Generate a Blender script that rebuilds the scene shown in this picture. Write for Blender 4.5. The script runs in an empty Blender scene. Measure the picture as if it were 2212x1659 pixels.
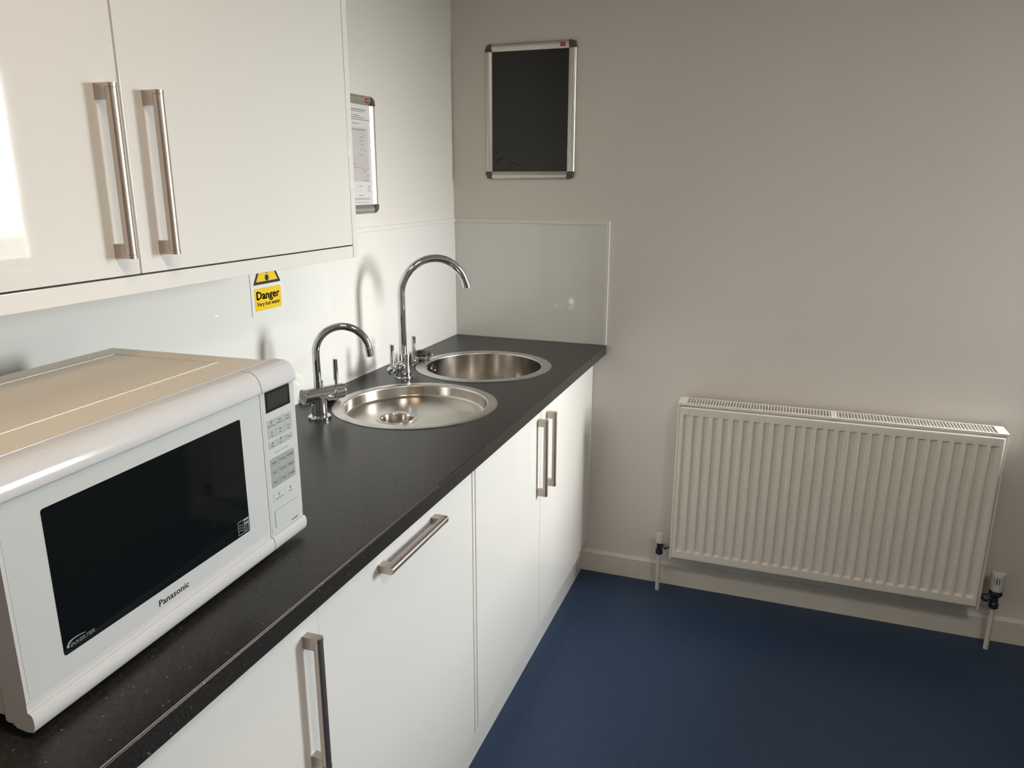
import bpy, bmesh, math, random
from mathutils import Matrix, Vector
C = bpy.context.scene.collection
PI = math.pi
random.seed(7)

# ------------------------------------------------------------------ camera
cd = bpy.data.cameras.new('camera')
cam = bpy.data.objects.new('camera', cd)
C.objects.link(cam)
cd.sensor_fit = 'HORIZONTAL'
cd.sensor_width = 36.0
cd.lens = 1642.57 / 2212 * 36.0
cd.clip_start = 0.02
_r = Vector((0.9393, 0.3432, 0.0017)).normalized()
_f = Vector((-0.3314, 0.9082, -0.2556)).normalized()
_u = _r.cross(_f).normalized()
_r = _f.cross(_u).normalized()
cam.matrix_world = Matrix(((_r.x, _u.x, -_f.x, 1.2098), (_r.y, _u.y, -_f.y, -2.6772),
                           (_r.z, _u.z, -_f.z, 1.4825), (0, 0, 0, 1)))
bpy.context.scene.camera = cam

# ------------------------------------------------------------------ exposure
vs = bpy.context.scene.view_settings
vs.view_transform = 'Standard'
vs.look = 'None'
vs.exposure = 0.0
vs.gamma = 1.0
vs.use_curve_mapping = False

# ------------------------------------------------------------------ sky (overcast, cloudy)
SKY = 78.0
w = bpy.data.worlds.new('overcast_sky')
bpy.context.scene.world = w
w.use_nodes = True
nt = w.node_tree
nt.nodes.clear()
out = nt.nodes.new('ShaderNodeOutputWorld')
bg = nt.nodes.new('ShaderNodeBackground')
tc = nt.nodes.new('ShaderNodeTexCoord')
sep = nt.nodes.new('ShaderNodeSeparateXYZ')
nz = nt.nodes.new('ShaderNodeTexNoise')
nz.inputs['Scale'].default_value = 3.5
nz.inputs['Detail'].default_value = 5
cl = nt.nodes.new('ShaderNodeValToRGB')
cl.color_ramp.elements[0].position = 0.35
cl.color_ramp.elements[0].color = (0.66, 0.68, 0.72, 1)
cl.color_ramp.elements[1].position = 0.65
cl.color_ramp.elements[1].color = (1.0, 0.955, 0.93, 1)
gr = nt.nodes.new('ShaderNodeValToRGB')
gr.color_ramp.elements[0].position = 0.47
gr.color_ramp.elements[0].color = (0.10, 0.105, 0.09, 1)
gr.color_ramp.elements[1].position = 0.50
gr.color_ramp.elements[1].color = (1, 1, 1, 1)
mp = nt.nodes.new('ShaderNodeMapRange')
mp.inputs['From Min'].default_value = -1
mp.inputs['From Max'].default_value = 1
mx = nt.nodes.new('ShaderNodeMix')
mx.data_type = 'RGBA'
mx.blend_type = 'MULTIPLY'
mx.inputs[0].default_value = 1
L = nt.links.new
L(tc.outputs['Generated'], nz.inputs['Vector'])
L(tc.outputs['Generated'], sep.inputs[0])
L(sep.outputs['Z'], mp.inputs['Value'])
L(mp.outputs[0], gr.inputs[0])
L(nz.outputs['Fac'], cl.inputs[0])
L(cl.outputs[0], mx.inputs[6])
L(gr.outputs[0], mx.inputs[7])
L(mx.outputs[2], bg.inputs['Color'])
bg.inputs['Strength'].default_value = SKY
L(bg.outputs[0], out.inputs[0])

# room limits and windows
RX = 3.3          # window wall
RY0, RY1 = -4.6, 1.25
CEIL = 2.45
STUB = 2.08       # the back wall of the kitchenette ends here, the room goes on behind it
WIN1 = (-0.34, 0.470, 1.03, 2.12)     # y0,y1,z0,z1


def portal(name, y0, y1, z0, z1):
    l = bpy.data.lights.new(name, 'AREA')
    l.shape = 'RECTANGLE'
    l.size = z1 - z0
    l.size_y = y1 - y0
    l.cycles.is_portal = True
    o = bpy.data.objects.new(name, l)
    C.objects.link(o)
    o.location = (RX + 0.13, (y0 + y1) / 2, (z0 + z1) / 2)
    o.rotation_euler = (0, PI / 2, 0)     # -Z of the lamp to -X
    return o


portal('window_portal', *WIN1)

# ceiling lamp position (fixture built further down)
LAMP = (1.10, -2.40)
LAMP_W = 7.4
LAMP_COL = (1.0, 0.74, 0.47)
FILL = (1.95, -2.3)  # unseen fill light, added to brighten the back wall and radiator
FILL_W = 15.0
FILL_COL = (1.0, 0.93, 0.86)

# ------------------------------------------------------------------ materials
MATS = {}


def mat(name, col, rough=0.5, metal=0.0, spec=0.5, coat=0.0, coat_rough=0.05, aniso=0.0, bump=None, var=None):
    m = bpy.data.materials.new(name)
    m.use_nodes = True
    n = m.node_tree
    b = n.nodes['Principled BSDF']
    b.inputs['Base Color'].default_value = (*col, 1)
    b.inputs['Roughness'].default_value = rough
    b.inputs['Metallic'].default_value = metal
    b.inputs['Specular IOR Level'].default_value = spec
    b.inputs['Coat Weight'].default_value = coat
    b.inputs['Coat Roughness'].default_value = coat_rough
    b.inputs['Anisotropic'].default_value = aniso
    t = n.nodes.new('ShaderNodeTexCoord')
    if var:      # (scale, amount): gentle procedural tone variation
        nn = n.nodes.new('ShaderNodeTexNoise')
        nn.inputs['Scale'].default_value = var[0]
        nn.inputs['Detail'].default_value = 4
        n.links.new(t.outputs['Object'], nn.inputs['Vector'])
        rr = n.nodes.new('ShaderNodeValToRGB')
        a = var[1]
        rr.color_ramp.elements[0].position = 0.3
        rr.color_ramp.elements[1].position = 0.7
        rr.color_ramp.elements[0].color = (*[c * (1 - a) for c in col], 1)
        rr.color_ramp.elements[1].color = (*[min(1, c * (1 + a)) for c in col], 1)
        n.links.new(nn.outputs['Fac'], rr.inputs[0])
        n.links.new(rr.outputs[0], b.inputs['Base Color'])
    if bump:     # (scale, strength, (sx,sy,sz))
        nn = n.nodes.new('ShaderNodeTexNoise')
        nn.inputs['Scale'].default_value = bump[0]
        nn.inputs['Detail'].default_value = 3
        mpg = n.nodes.new('ShaderNodeMapping')
        mpg.inputs['Scale'].default_value = bump[2] if len(bump) > 2 else (1, 1, 1)
        n.links.new(t.outputs['Object'], mpg.inputs['Vector'])
        n.links.new(mpg.outputs[0], nn.inputs['Vector'])
        bb = n.nodes.new('ShaderNodeBump')
        bb.inputs['Strength'].default_value = bump[1]
        bb.inputs['Distance'].default_value = 0.001
        n.links.new(nn.outputs['Fac'], bb.inputs['Height'])
        n.links.new(bb.outputs[0], b.inputs['Normal'])
    MATS[name] = m
    return m


WALL = mat('wall_paint', (0.76, 0.735, 0.69), 0.65, bump=(220, 0.12), var=(2.0, 0.015))
WALLB = mat('wall_paint_magnolia', (0.745, 0.710, 0.660), 0.6, bump=(220, 0.12), var=(2.0, 0.015))
BLOCKM = mat('shade_blocker_dark', (0.17, 0.16, 0.15), 0.6, var=(2.0, 0.03))  # dark so that the added blocker bounces little light
CEILM = mat('ceiling_paint', (0.78, 0.76, 0.72), 0.8, var=(2.0, 0.015))
SPLASH = mat('gloss_white_panel', (0.80, 0.80, 0.775), 0.03, spec=0.45)
TRIMW = mat('white_pvc_trim', (0.80, 0.79, 0.75), 0.3)
SKIRT = mat('skirting_gloss', (0.72, 0.69, 0.62), 0.35, var=(9, 0.03))
GLOSS = mat('gloss_white_door', (0.80, 0.79, 0.765), 0.025, spec=0.42)
CARC = mat('white_carcass', (0.78, 0.77, 0.74), 0.4)
GAPM = mat('grey_gap_lining', (0.32, 0.31, 0.30), 0.6)
NICKEL = mat('brushed_nickel', (0.52, 0.45, 0.395), 0.37, 1.0, bump=(60, 0.05, (1, 1, 40)))
CHROME = mat('chrome', (0.66, 0.67, 0.69), 0.035, 1.0)
STEEL = mat('brushed_steel', (0.60, 0.565, 0.525), 0.22, 1.0, aniso=0.75)
_n = STEEL.node_tree
_t = _n.nodes.new('ShaderNodeTangent')
_t.direction_type = 'RADIAL'
_t.axis = 'Z'
_n.links.new(_t.outputs[0], _n.nodes['Principled BSDF'].inputs['Tangent'])
_n.nodes['Principled BSDF'].inputs['Anisotropic Rotation'].default_value = 0.25
STEEL2 = STEEL.copy()
STEEL2.name = 'bright_brushed_steel'
STEEL2.node_tree.nodes['Principled BSDF'].inputs['Base Color'].default_value = (0.76, 0.72, 0.68, 1)
STEEL2.node_tree.nodes['Principled BSDF'].inputs['Roughness'].default_value = 0.16
STEELR = mat('worn_steel_rim', (0.60, 0.585, 0.56), 0.33, 1.0, bump=(40, 0.12), var=(18, 0.12))
BLACKR = mat('black_rubber', (0.02, 0.018, 0.017), 0.5)
MWWHITE = mat('microwave_white_plastic', (0.62, 0.625, 0.645), 0.12, spec=0.4)
MWFACE = mat('microwave_glass_white', (0.585, 0.615, 0.62), 0.12, spec=0.5)
MWTOP = mat('microwave_painted_steel', (0.80, 0.73, 0.62), 0.34)
MWBLACK = mat('microwave_black_glass', (0.005, 0.007, 0.008), 0.05, spec=0.28)
DISP = mat('display_black', (0.010, 0.009, 0.008), 0.12)
DISP2 = mat('display_smoked_lens', (0.022, 0.021, 0.019), 0.3)
BTN = mat('grey_button', (0.42, 0.445, 0.435), 0.4)
BTN2 = mat('dark_grey_button', (0.33, 0.35, 0.34), 0.4)
INK = mat('dark_grey_ink', (0.05, 0.05, 0.06), 0.5)
INKL = mat('pale_grey_ink', (0.45, 0.47, 0.46), 0.5)
SILVER = mat('silver_print', (0.36, 0.39, 0.38), 0.4)
ALU = mat('satin_aluminium', (0.62, 0.61, 0.57), 0.38, 0.85)
CORN = mat('dark_grey_plastic_corner', (0.085, 0.082, 0.075), 0.45)
REDL = mat('red_logo_plate', (0.42, 0.012, 0.025), 0.35)
PINK = mat('white_on_red_print', (0.85, 0.55, 0.55), 0.5)
POSTER = mat('black_poster_under_film', (0.016, 0.016, 0.015), 0.22, bump=(7, 0.6))
PAPER = mat('white_paper_under_film', (0.74, 0.74, 0.74), 0.25)
PICG = mat('pale_grey_print', (0.60, 0.60, 0.59), 0.3)
PICP = mat('pale_pink_grey_print', (0.60, 0.555, 0.555), 0.3)
PRINT = mat('grey_print', (0.25, 0.25, 0.25), 0.5)
YEL = mat('sign_yellow', (0.86, 0.60, 0.015), 0.35)
SBLK = mat('sign_black', (0.022, 0.012, 0.008), 0.4)
SIGNW = mat('sign_white_plastic', (0.80, 0.80, 0.79), 0.3)
RAD = mat('radiator_enamel', (0.80, 0.765, 0.69), 0.32)
RADIN = mat('radiator_convector_fins', (0.24, 0.225, 0.19), 0.6)
VCAP = mat('valve_cap_cream', (0.74, 0.70, 0.60), 0.4)
TRV = mat('valve_head_plastic', (0.70, 0.69, 0.63), 0.4)
DKM = mat('dark_grey_metal_fitting', (0.055, 0.058, 0.065), 0.4, 0.7)
PIPE = mat('painted_pipe', (0.70, 0.66, 0.58), 0.35)
WFRAME = mat('window_pvc', (0.80, 0.80, 0.80), 0.3)
LAMPW = mat('lamp_rim_white', (0.8, 0.8, 0.78), 0.4)


def floor_mat():
    m = mat('blue_vinyl', (0.05, 0.085, 0.145), 0.42, spec=0.35)
    n = m.node_tree
    b = n.nodes['Principled BSDF']
    t = n.nodes['Texture Coordinate']
    n1 = n.nodes.new('ShaderNodeTexNoise')
    n1.inputs['Scale'].default_value = 70
    n1.inputs['Detail'].default_value = 6
    n1.inputs['Roughness'].default_value = 0.7
    n.links.new(t.outputs['Object'], n1.inputs['Vector'])
    r1 = n.nodes.new('ShaderNodeValToRGB')
    e = r1.color_ramp.elements
    e[0].position = 0.27
    e[0].color = (0.0120, 0.026, 0.056, 1)
    e[1].position = 0.72
    e[1].color = (0.027, 0.058, 0.122, 1)
    x = e.new(0.40)
    x.color = (0.020, 0.0435, 0.094, 1)
    n.links.new(n1.outputs['Fac'], r1.inputs[0])
    n.links.new(r1.outputs[0], b.inputs['Base Color'])
    n2 = n.nodes.new('ShaderNodeTexNoise')
    n2.inputs['Scale'].default_value = 160
    n.links.new(t.outputs['Object'], n2.inputs['Vector'])
    bb = n.nodes.new('ShaderNodeBump')
    bb.inputs['Strength'].default_value = 0.18
    bb.inputs['Distance'].default_value = 0.001
    n.links.new(n2.outputs['Fac'], bb.inputs['Height'])
    n.links.new(bb.outputs[0], b.inputs['Normal'])
    return m


def worktop_mat():
    m = mat('charcoal_laminate', (0.035, 0.034, 0.033), 0.33, spec=0.34)
    n = m.node_tree
    b = n.nodes['Principled BSDF']
    t = n.nodes['Texture Coordinate']
    v = n.nodes.new('ShaderNodeTexVoronoi')
    v.inputs['Scale'].default_value = 85
    v.inputs['Randomness'].default_value = 1
    n.links.new(t.outputs['Object'], v.inputs['Vector'])
    r = n.nodes.new('ShaderNodeValToRGB')
    e = r.color_ramp.elements
    e[0].position = 0.06
    e[0].color = (1, 1, 1, 1)
    e[1].position = 0.13
    e[1].color = (0, 0, 0, 1)
    n.links.new(v.outputs['Distance'], r.inputs[0])
    # only some cells carry a fleck
    sp = n.nodes.new('ShaderNodeSeparateColor')
    n.links.new(v.outputs['Color'], sp.inputs[0])
    th = n.nodes.new('ShaderNodeMath')
    th.operation = 'GREATER_THAN'
    th.inputs[1].default_value = 0.62
    n.links.new(sp.outputs[0], th.inputs[0])
    ml = n.nodes.new('ShaderNodeMath')
    ml.operation = 'MULTIPLY'
    n.links.new(th.outputs[0], ml.inputs[0])
    n.links.new(r.outputs[0], ml.inputs[1])
    nn = n.nodes.new('ShaderNodeTexNoise')
    nn.inputs['Scale'].default_value = 260
    nn.inputs['Detail'].default_value = 4
    n.links.new(t.outputs['Object'], nn.inputs['Vector'])
    rr = n.nodes.new('ShaderNodeValToRGB')
    rr.color_ramp.elements[0].position = 0.35
    rr.color_ramp.elements[0].color = (0.014, 0.013, 0.0122, 1)
    rr.color_ramp.elements[1].position = 0.70
    rr.color_ramp.elements[1].color = (0.036, 0.033, 0.030, 1)
    n.links.new(nn.outputs['Fac'], rr.inputs[0])
    mixn = n.nodes.new('ShaderNodeMix')
    mixn.data_type = 'RGBA'
    n.links.new(ml.outputs[0], mixn.inputs[0])
    n.links.new(rr.outputs[0], mixn.inputs[6])
    mixn.inputs[7].default_value = (0.20, 0.19, 0.175, 1)
    n.links.new(mixn.outputs[2], b.inputs['Base Color'])
    bb = n.nodes.new('ShaderNodeBump')
    bb.inputs['Strength'].default_value = 0.10
    bb.inputs['Distance'].default_value = 0.001
    n.links.new(nn.outputs['Fac'], bb.inputs['Height'])
    n.links.new(bb.outputs[0], b.inputs['Normal'])
    return m


def thin_glass():
    m = bpy.data.materials.new('window_glass')
    m.use_nodes = True
    n = m.node_tree
    n.nodes.clear()
    o = n.nodes.new('ShaderNodeOutputMaterial')
    tr = n.nodes.new('ShaderNodeBsdfTransparent')
    tr.inputs[0].default_value = (0.93, 0.95, 0.94, 1)
    gl = n.nodes.new('ShaderNodeBsdfGlossy')
    gl.inputs['Roughness'].default_value = 0.0
    fr = n.nodes.new('ShaderNodeFresnel')
    fr.inputs['IOR'].default_value = 1.45
    mi = n.nodes.new('ShaderNodeMixShader')
    n.links.new(fr.outputs[0], mi.inputs[0])
    n.links.new(tr.outputs[0], mi.inputs[1])
    n.links.new(gl.outputs[0], mi.inputs[2])
    n.links.new(mi.outputs[0], o.inputs[0])
    return m


FLOORM = floor_mat()
WORKM = worktop_mat()
SEAM = mat('pale_laminate_seam', (0.30, 0.28, 0.25), 0.5)
GLASS = thin_glass()

# ------------------------------------------------------------------ helpers
WM = {}     # world matrix of every empty / root


def wm(o):
    return WM.get(o.name, Matrix.Identity(4))


def tag(o, label, cat, group=None):
    o['label'] = label
    o['category'] = cat
    if group:
        o['group'] = group
    return o


def thing(name, label, cat, loc=(0, 0, 0), rotz=0.0, group=None):
    o = bpy.data.objects.new(name, None)
    C.objects.link(o)
    o.empty_display_size = 0.05
    o.location = loc
    o.rotation_euler = (0, 0, rotz)
    WM[o.name] = Matrix.Translation(loc) @ Matrix.Rotation(rotz, 4, 'Z')
    return tag(o, label, cat, group)


def obj(name, bm, m, parent=None, smooth=35, local=False):
    """bm is in world coordinates unless local=True (then in the root thing's frame)"""
    if parent is not None:
        P = wm(parent)
        if not local:
            bm.transform(P.inverted())
    bmesh.ops.recalc_face_normals(bm, faces=bm.faces)
    me = bpy.data.meshes.new(name)
    bm.to_mesh(me)
    bm.free()
    for p in me.polygons:
        p.use_smooth = smooth > 0
    if smooth > 0:
        me.set_sharp_from_angle(angle=math.radians(smooth))
    if isinstance(m, (list, tuple)):
        for k in m:
            me.materials.append(k)
    else:
        me.materials.append(m)
    o = bpy.data.objects.new(name, me)
    C.objects.link(o)
    if smooth > 0:
        wn = o.modifiers.new('weighted_normals', 'WEIGHTED_NORMAL')
        wn.keep_sharp = True
        wn.weight = 90
    if parent is not None:
        o.parent = parent
        WM[o.name] = wm(parent)
    return o


def struct(name, bm, m, parent=None, smooth=35):
    o = obj(name, bm, m, parent, smooth)
    if parent is None:
        o['kind'] = 'structure'
    return o


def add_box(bm, x0, x1, y0, y1, z0, z1, bev=0.0, seg=2, mi=0):
    b = bmesh.new()
    bmesh.ops.create_cube(b, size=1)
    bmesh.ops.scale(b, vec=(x1 - x0, y1 - y0, z1 - z0), verts=b.verts)
    bmesh.ops.translate(b, vec=((x0 + x1) / 2, (y0 + y1) / 2, (z0 + z1) / 2), verts=b.verts)
    if bev:
        bmesh.ops.bevel(b, geom=list(b.edges), offset=bev, segments=seg, profile=0.5, affect='EDGES')
    join(bm, b, mi)


def join(bm, b, mi=0):
    vm = {}
    for v in b.verts:
        vm[v] = bm.verts.new(v.co)
    for f in b.faces:
        try:
            nf = bm.faces.new([vm[v] for v in f.verts])
            nf.material_index = mi
        except ValueError:
            pass
    b.free()


def box(*a, **k):
    bm = bmesh.new()
    add_box(bm, *a, **k)
    return bm


def add_lathe(bm, prof, c=(0, 0, 0), n=48, M=None, close=False, mi=0):
    """prof: list of (r,z) spun about local Z"""
    rings = []
    T = Matrix.Translation(c) @ (M if M is not None else Matrix.Identity(4))
    for r, z in prof:
        if r < 1e-6:
            rings.append([bm.verts.new(T @ Vector((0, 0, z)))])
        else:
            rings.append([bm.verts.new(T @ Vector((r * math.cos(2 * PI * i / n), r * math.sin(2 * PI * i / n), z))) for i in range(n)])
    pairs = list(zip(rings[:-1], rings[1:]))
    if close:
        pairs.append((rings[-1], rings[0]))
    for a, b in pairs:
        for i in range(n):
            j = (i + 1) % n
            if len(a) == 1 and len(b) == 1:
                continue
            if len(a) == 1:
                f = bm.faces.new([a[0], b[i], b[j]])
            elif len(b) == 1:
                f = bm.faces.new([a[i], b[0], a[j]])
            else:
                f = bm.faces.new([a[i], b[i], b[j], a[j]])
            f.material_index = mi


def lathe(*a, **k):
    bm = bmesh.new()
    add_lathe(bm, *a, **k)
    return bm


def dirmat(d):
    return Vector(d).normalized().to_track_quat('Z', 'Y').to_matrix().to_4x4()


def add_cyl(bm, p0, p1, r, n=24, bev=0.0, r1=None):
    p0, p1 = Vector(p0), Vector(p1)
    h = (p1 - p0).length
    r1 = r if r1 is None else r1
    if bev:
        prof = [(0, 0), (r - bev, 0), (r - bev * .3, bev * .3), (r, bev), (r1, h - bev), (r1 - bev * .3, h - bev * .3), (r1 - bev, h), (0, h)]
    else:
        prof = [(0, 0), (r, 0), (r1, h), (0, h)]
    add_lathe(bm, prof, p0, n, dirmat(p1 - p0))


def add_tube(bm, pts, r, n=20, caps=True):
    pts = [Vector(p) for p in pts]
    rings = []
    t0 = (pts[1] - pts[0]).normalized()
    nrm = t0.orthogonal().normalized()
    prev = t0
    for i, p in enumerate(pts):
        if i == 0:
            t = t0
        elif i == len(pts) - 1:
            t = (pts[-1] - pts[-2]).normalized()
        else:
            t = ((pts[i + 1] - p).normalized() + (p - pts[i - 1]).normalized()).normalized()
        nrm = (prev.rotation_difference(t) @ nrm).normalized()
        nrm = (nrm - t * nrm.dot(t)).normalized()
        bn = t.cross(nrm)
        prev = t
        rr = r[i] if isinstance(r, (list, tuple)) else r
        rings.append([bm.verts.new(p + (nrm * math.cos(2 * PI * k / n) + bn * math.sin(2 * PI * k / n)) * rr) for k in range(n)])
    for a, b in zip(rings[:-1], rings[1:]):
        for i in range(n):
            j = (i + 1) % n
            bm.faces.new([a[i], a[j], b[j], b[i]])
    if caps:
        bm.faces.new(rings[0])
        bm.faces.new(rings[-1])


def add_prism(bm, poly, h, T, mi=0):
    """poly in local XY, extruded by h along local Z, placed by matrix T"""
    a = [bm.verts.new(T @ Vector((x, y, 0))) for x, y in poly]
    b = [bm.verts.new(T @ Vector((x, y, h))) for x, y in poly]
    n = len(poly)
    fs = [bm.faces.new(a[::-1]), bm.faces.new(b)]
    for i in range(n):
        fs.append(bm.faces.new([a[i], a[(i + 1) % n], b[(i + 1) % n], b[i]]))
    for f in fs:
        f.material_index = mi


def rrect(x0, x1, y0, y1, r, n=5, corners=(1, 1, 1, 1)):
    """rounded rectangle; corners order: bl, br, tr, tl"""
    out = []
    for k, (cx, cy, a0) in enumerate(((x0, y0, PI), (x1, y0, 1.5 * PI), (x1, y1, 0), (x0, y1, .5 * PI))):
        if not corners[k] or r <= 0:
            out.append((cx, cy))
            continue
        ox = cx + (r if k in (0, 3) else -r)
        oy = cy + (r if k in (0, 1) else -r)
        for i in range(n + 1):
            a = a0 + .5 * PI * i / n
            out.append((ox + r * math.cos(a), oy + r * math.sin(a)))
    return out


# front-facing frame: local X right, local Z up, outward = local -Y.  prism XY -> (X, Z), height -> -Y
FRONT = Matrix(((1, 0, 0, 0), (0, 0, -1, 0), (0, 1, 0, 0), (0, 0, 0, 1)))


def front(y=0.0, x=0.0, z=0.0):
    return Matrix.Translation((x, y, z)) @ FRONT


def text_bm(s, size, T, width=None, bold=0.0, extrude=0.0001, shear=0.0, align='CENTER'):
    cu = bpy.data.curves.new('t', 'FONT')
    cu.body = s
    cu.size = 1.0
    cu.extrude = extrude / size
    cu.resolution_u = 2
    cu.shear = shear
    cu.align_x = 'LEFT'
    o = bpy.data.objects.new('t', cu)
    C.objects.link(o)
    dg = bpy.context.evaluated_depsgraph_get()
    me = bpy.data.meshes.new_from_object(o.evaluated_get(dg))
    bm = bmesh.new()
    bm.from_mesh(me)
    bpy.data.objects.remove(o)
    bpy.data.curves.remove(cu)
    bpy.data.meshes.remove(me)
    if bold:            # heavier strokes: the outline is repeated with small shifts
        src = bm.copy()
        for dx, dy in ((1, 0), (-1, 0), (0, 1), (0, -1), (.7, .7), (-.7, -.7), (.7, -.7), (-.7, .7)):
            c = src.copy()
            bmesh.ops.translate(c, vec=(dx * bold, dy * bold * .8, 0), verts=c.verts)
            join(bm, c)
        src.free()
    xs = [v.co.x for v in bm.verts]
    x0, x1 = min(xs), max(xs)
    sx = size if width is None else width / (x1 - x0)
    for v in bm.verts:
        v.co.x = (v.co.x - (x0 if align == 'LEFT' else (x0 + x1) / 2)) * sx
        v.co.y *= size
        v.co.z *= size
    bm.transform(T)
    return bm


def add_text(bm, *a, **k):
    join(bm, text_bm(*a, **k))


# ------------------------------------------------------------------ the room
T_ = 0.12
struct('floor', box(-0.12, RX + .12, RY0 - .12, RY1 + .12, -0.1, 0.0), FLOORM)
struct('ceiling', box(-0.12, RX + .12, RY0 - .12, RY1 + .12, CEIL, CEIL + .1), CEILM)
struct('wall_left', box(-T_, 0, RY0, 0.12, 0, CEIL), WALL)
struct('wall_back', box(0, STUB, 0, 0.12, 0, CEIL), WALLB)
struct('wall_recess', box(STUB - .12, STUB, 0.12, RY1, 0, CEIL), WALL)
struct('shade_blocker', box(2.085, 2.205, -1.0, -.001, 0, .80, bev=.006), BLOCKM)  # unseen blocker added to shade the wall corner and floor, in place of furniture
struct('wall_far', box(STUB - .12, RX, RY1, RY1 + .12, 0, CEIL), WALL)
struct('wall_front', box(-T_, RX + T_, RY0 - .12, RY0, 0, CEIL), WALL)
bm = bmesh.new()
y = RY0
for y0, y1, z0, z1 in [WIN1]:
    add_box(bm, RX, RX + T_, y, y0, 0, CEIL)
    add_box(bm, RX, RX + T_, y0, y1, 0, z0)
    add_box(bm, RX, RX + T_, y0, y1, z1, CEIL)
    y = y1
add_box(bm, RX, RX + T_, y, RY1 + .12, 0, CEIL)
struct('wall_right', bm, WALL)
for k, (y0, y1, z0, z1) in enumerate((WIN1,)):
    bm = bmesh.new()
    fw = 0.05
    for a in ((y0, y0 + fw, z0, z1), (y1 - fw, y1, z0, z1), (y0 + fw, y1 - fw, z0, z0 + fw), (y0 + fw, y1 - fw, z1 - fw, z1)):
        add_box(bm, RX + .03, RX + .09, *a, bev=0.004)
    wo = struct('window_%d' % (k + 1), bm, WFRAME)
    obj('pane', box(RX + .055, RX + .061, y0 + fw - .005, y1 - fw + .005, z0 + fw - .005, z1 - fw + .005), GLASS, wo, 0)
    obj('sill', box(RX - .10, RX + .03, y0 - .04, y1 + .04, z0 - .03, z0, bev=0.005), WFRAME, wo)
# skirting on the back wall with a sloped top edge
bm = bmesh.new()
add_prism(bm, [(0.0, 0.0), (0.013, 0.0), (0.013, 0.078), (0.004, 0.088), (0.0, 0.088)], STUB - .53,
          Matrix(((0, 0, 1, 0.53), (-1, 0, 0, 0), (0, 1, 0, 0), (0, 0, 0, 1))))
struct('baseboard_back', bm, SKIRT)

# ------------------------------------------------------------------ splashbacks
SPT = 0.004
sl = thing('splashback_panel', 'glossy white splashback panel on the long wall behind the taps', 'splashback', (0, -1.6, .91))
obj('panel', box(0.0006, SPT, -3.3, -SPT, 0.9105, 1.341), SPLASH, sl, 0)
obj('top_trim', box(0.0006, SPT + .004, -3.3, -.0005, 1.340, 1.3535, bev=0.0015), TRIMW, sl)
sb = thing('splashback_panel', 'short glossy splashback panel on the end wall beside the far sink', 'splashback', (.3, 0, .91))
obj('panel', box(SPT, 0.588, -SPT, -.0004, 0.9105, 1.341), SPLASH, sb, 0)
obj('top_trim', box(SPT + .004, 0.600, -SPT - .004, -.0004, 1.340, 1.3535, bev=0.0015), TRIMW, sb)
obj('side_trim', box(0.587, 0.600, -SPT - .004, -.0004, 0.9105, 1.342, bev=0.0015), TRIMW, sb)

# ------------------------------------------------------------------ worktop with two round cut-outs
S1 = (0.298, -0.9305)
S2 = (0.302, -0.4565)
WTOP, WBOT, WD = 0.910, 0.8748, 0.600
WY0 = -3.3
bm = bmesh.new()
prof = [(0.0, WBOT), (WD - .002, WBOT), (WD, WBOT + .002)]
for i in range(6):
    a = .5 * PI * i / 5
    prof.append((WD - .004 + .004 * math.cos(a), WTOP - .004 + .004 * math.sin(a)))
prof.append((0.0, WTOP))
add_prism(bm, prof, -WY0, Matrix(((1, 0, 0, 0), (0, 0, 1, WY0), (0, 1, 0, 0), (0, 0, 0, 1))))
wt = obj('worktop', bm, WORKM, None, 30)
cutters = []
for c in (S1, S2):
    b = bmesh.new()
    bmesh.ops.create_cone(b, cap_ends=True, segments=64, radius1=.205, radius2=.205, depth=.3,
                          matrix=Matrix.Translation((*c, .9)))
    me = bpy.data.meshes.new('c')
    b.to_mesh(me)
    b.free()
    co = bpy.data.objects.new('c', me)
    C.objects.link(co)
    md = wt.modifiers.new('b', 'BOOLEAN')
    md.operation = 'DIFFERENCE'
    md.solver = 'EXACT'
    md.object = co
    cutters.append(co)
dg = bpy.context.evaluated_depsgraph_get()
nm = bpy.data.meshes.new_from_object(wt.evaluated_get(dg))
wt.modifiers.clear()
wn = wt.modifiers.new('weighted_normals', 'WEIGHTED_NORMAL')
wn.keep_sharp = True
wn.weight = 90
wt.data = nm
nm.name = 'worktop'
for p in nm.polygons:
    p.use_smooth = True
nm.set_sharp_from_angle(angle=math.radians(30))
for co in cutters:
    bpy.data.objects.remove(co)
bm = bmesh.new()
add_tube(bm, [(WD - .0019, WY0 + .01, WTOP - .0005), (WD - .0019, -2.2, WTOP - .0005), (WD - .0018, -1.75, WTOP - .0005), (WD - .0019, -1.42, WTOP - .0007)], [.0007, .0007, .0006, .0002], 8)
obj('edge_seam', bm, SEAM, wt, 60)
tag(wt, 'long speckled charcoal worktop with a square front edge', 'worktop')

# ------------------------------------------------------------------ handles and cabinets
HL, HD, HW = 0.238, 0.032, 0.0145


def dprofile(x0, x1, hw, n=8):
    """D section: depth along first axis from x0 to x1, half width hw, rounded front"""
    rr = hw
    pts = [(x0, -hw), (x1 - rr * .75, -hw)]
    for i in range(1, n):
        a = -PI / 2 + PI * i / n
        pts.append((x1 - rr * .75 + rr * .75 * math.cos(a), hw * math.sin(a)))
    pts += [(x1 - rr * .75, hw), (x0, hw)]
    return pts


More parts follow.
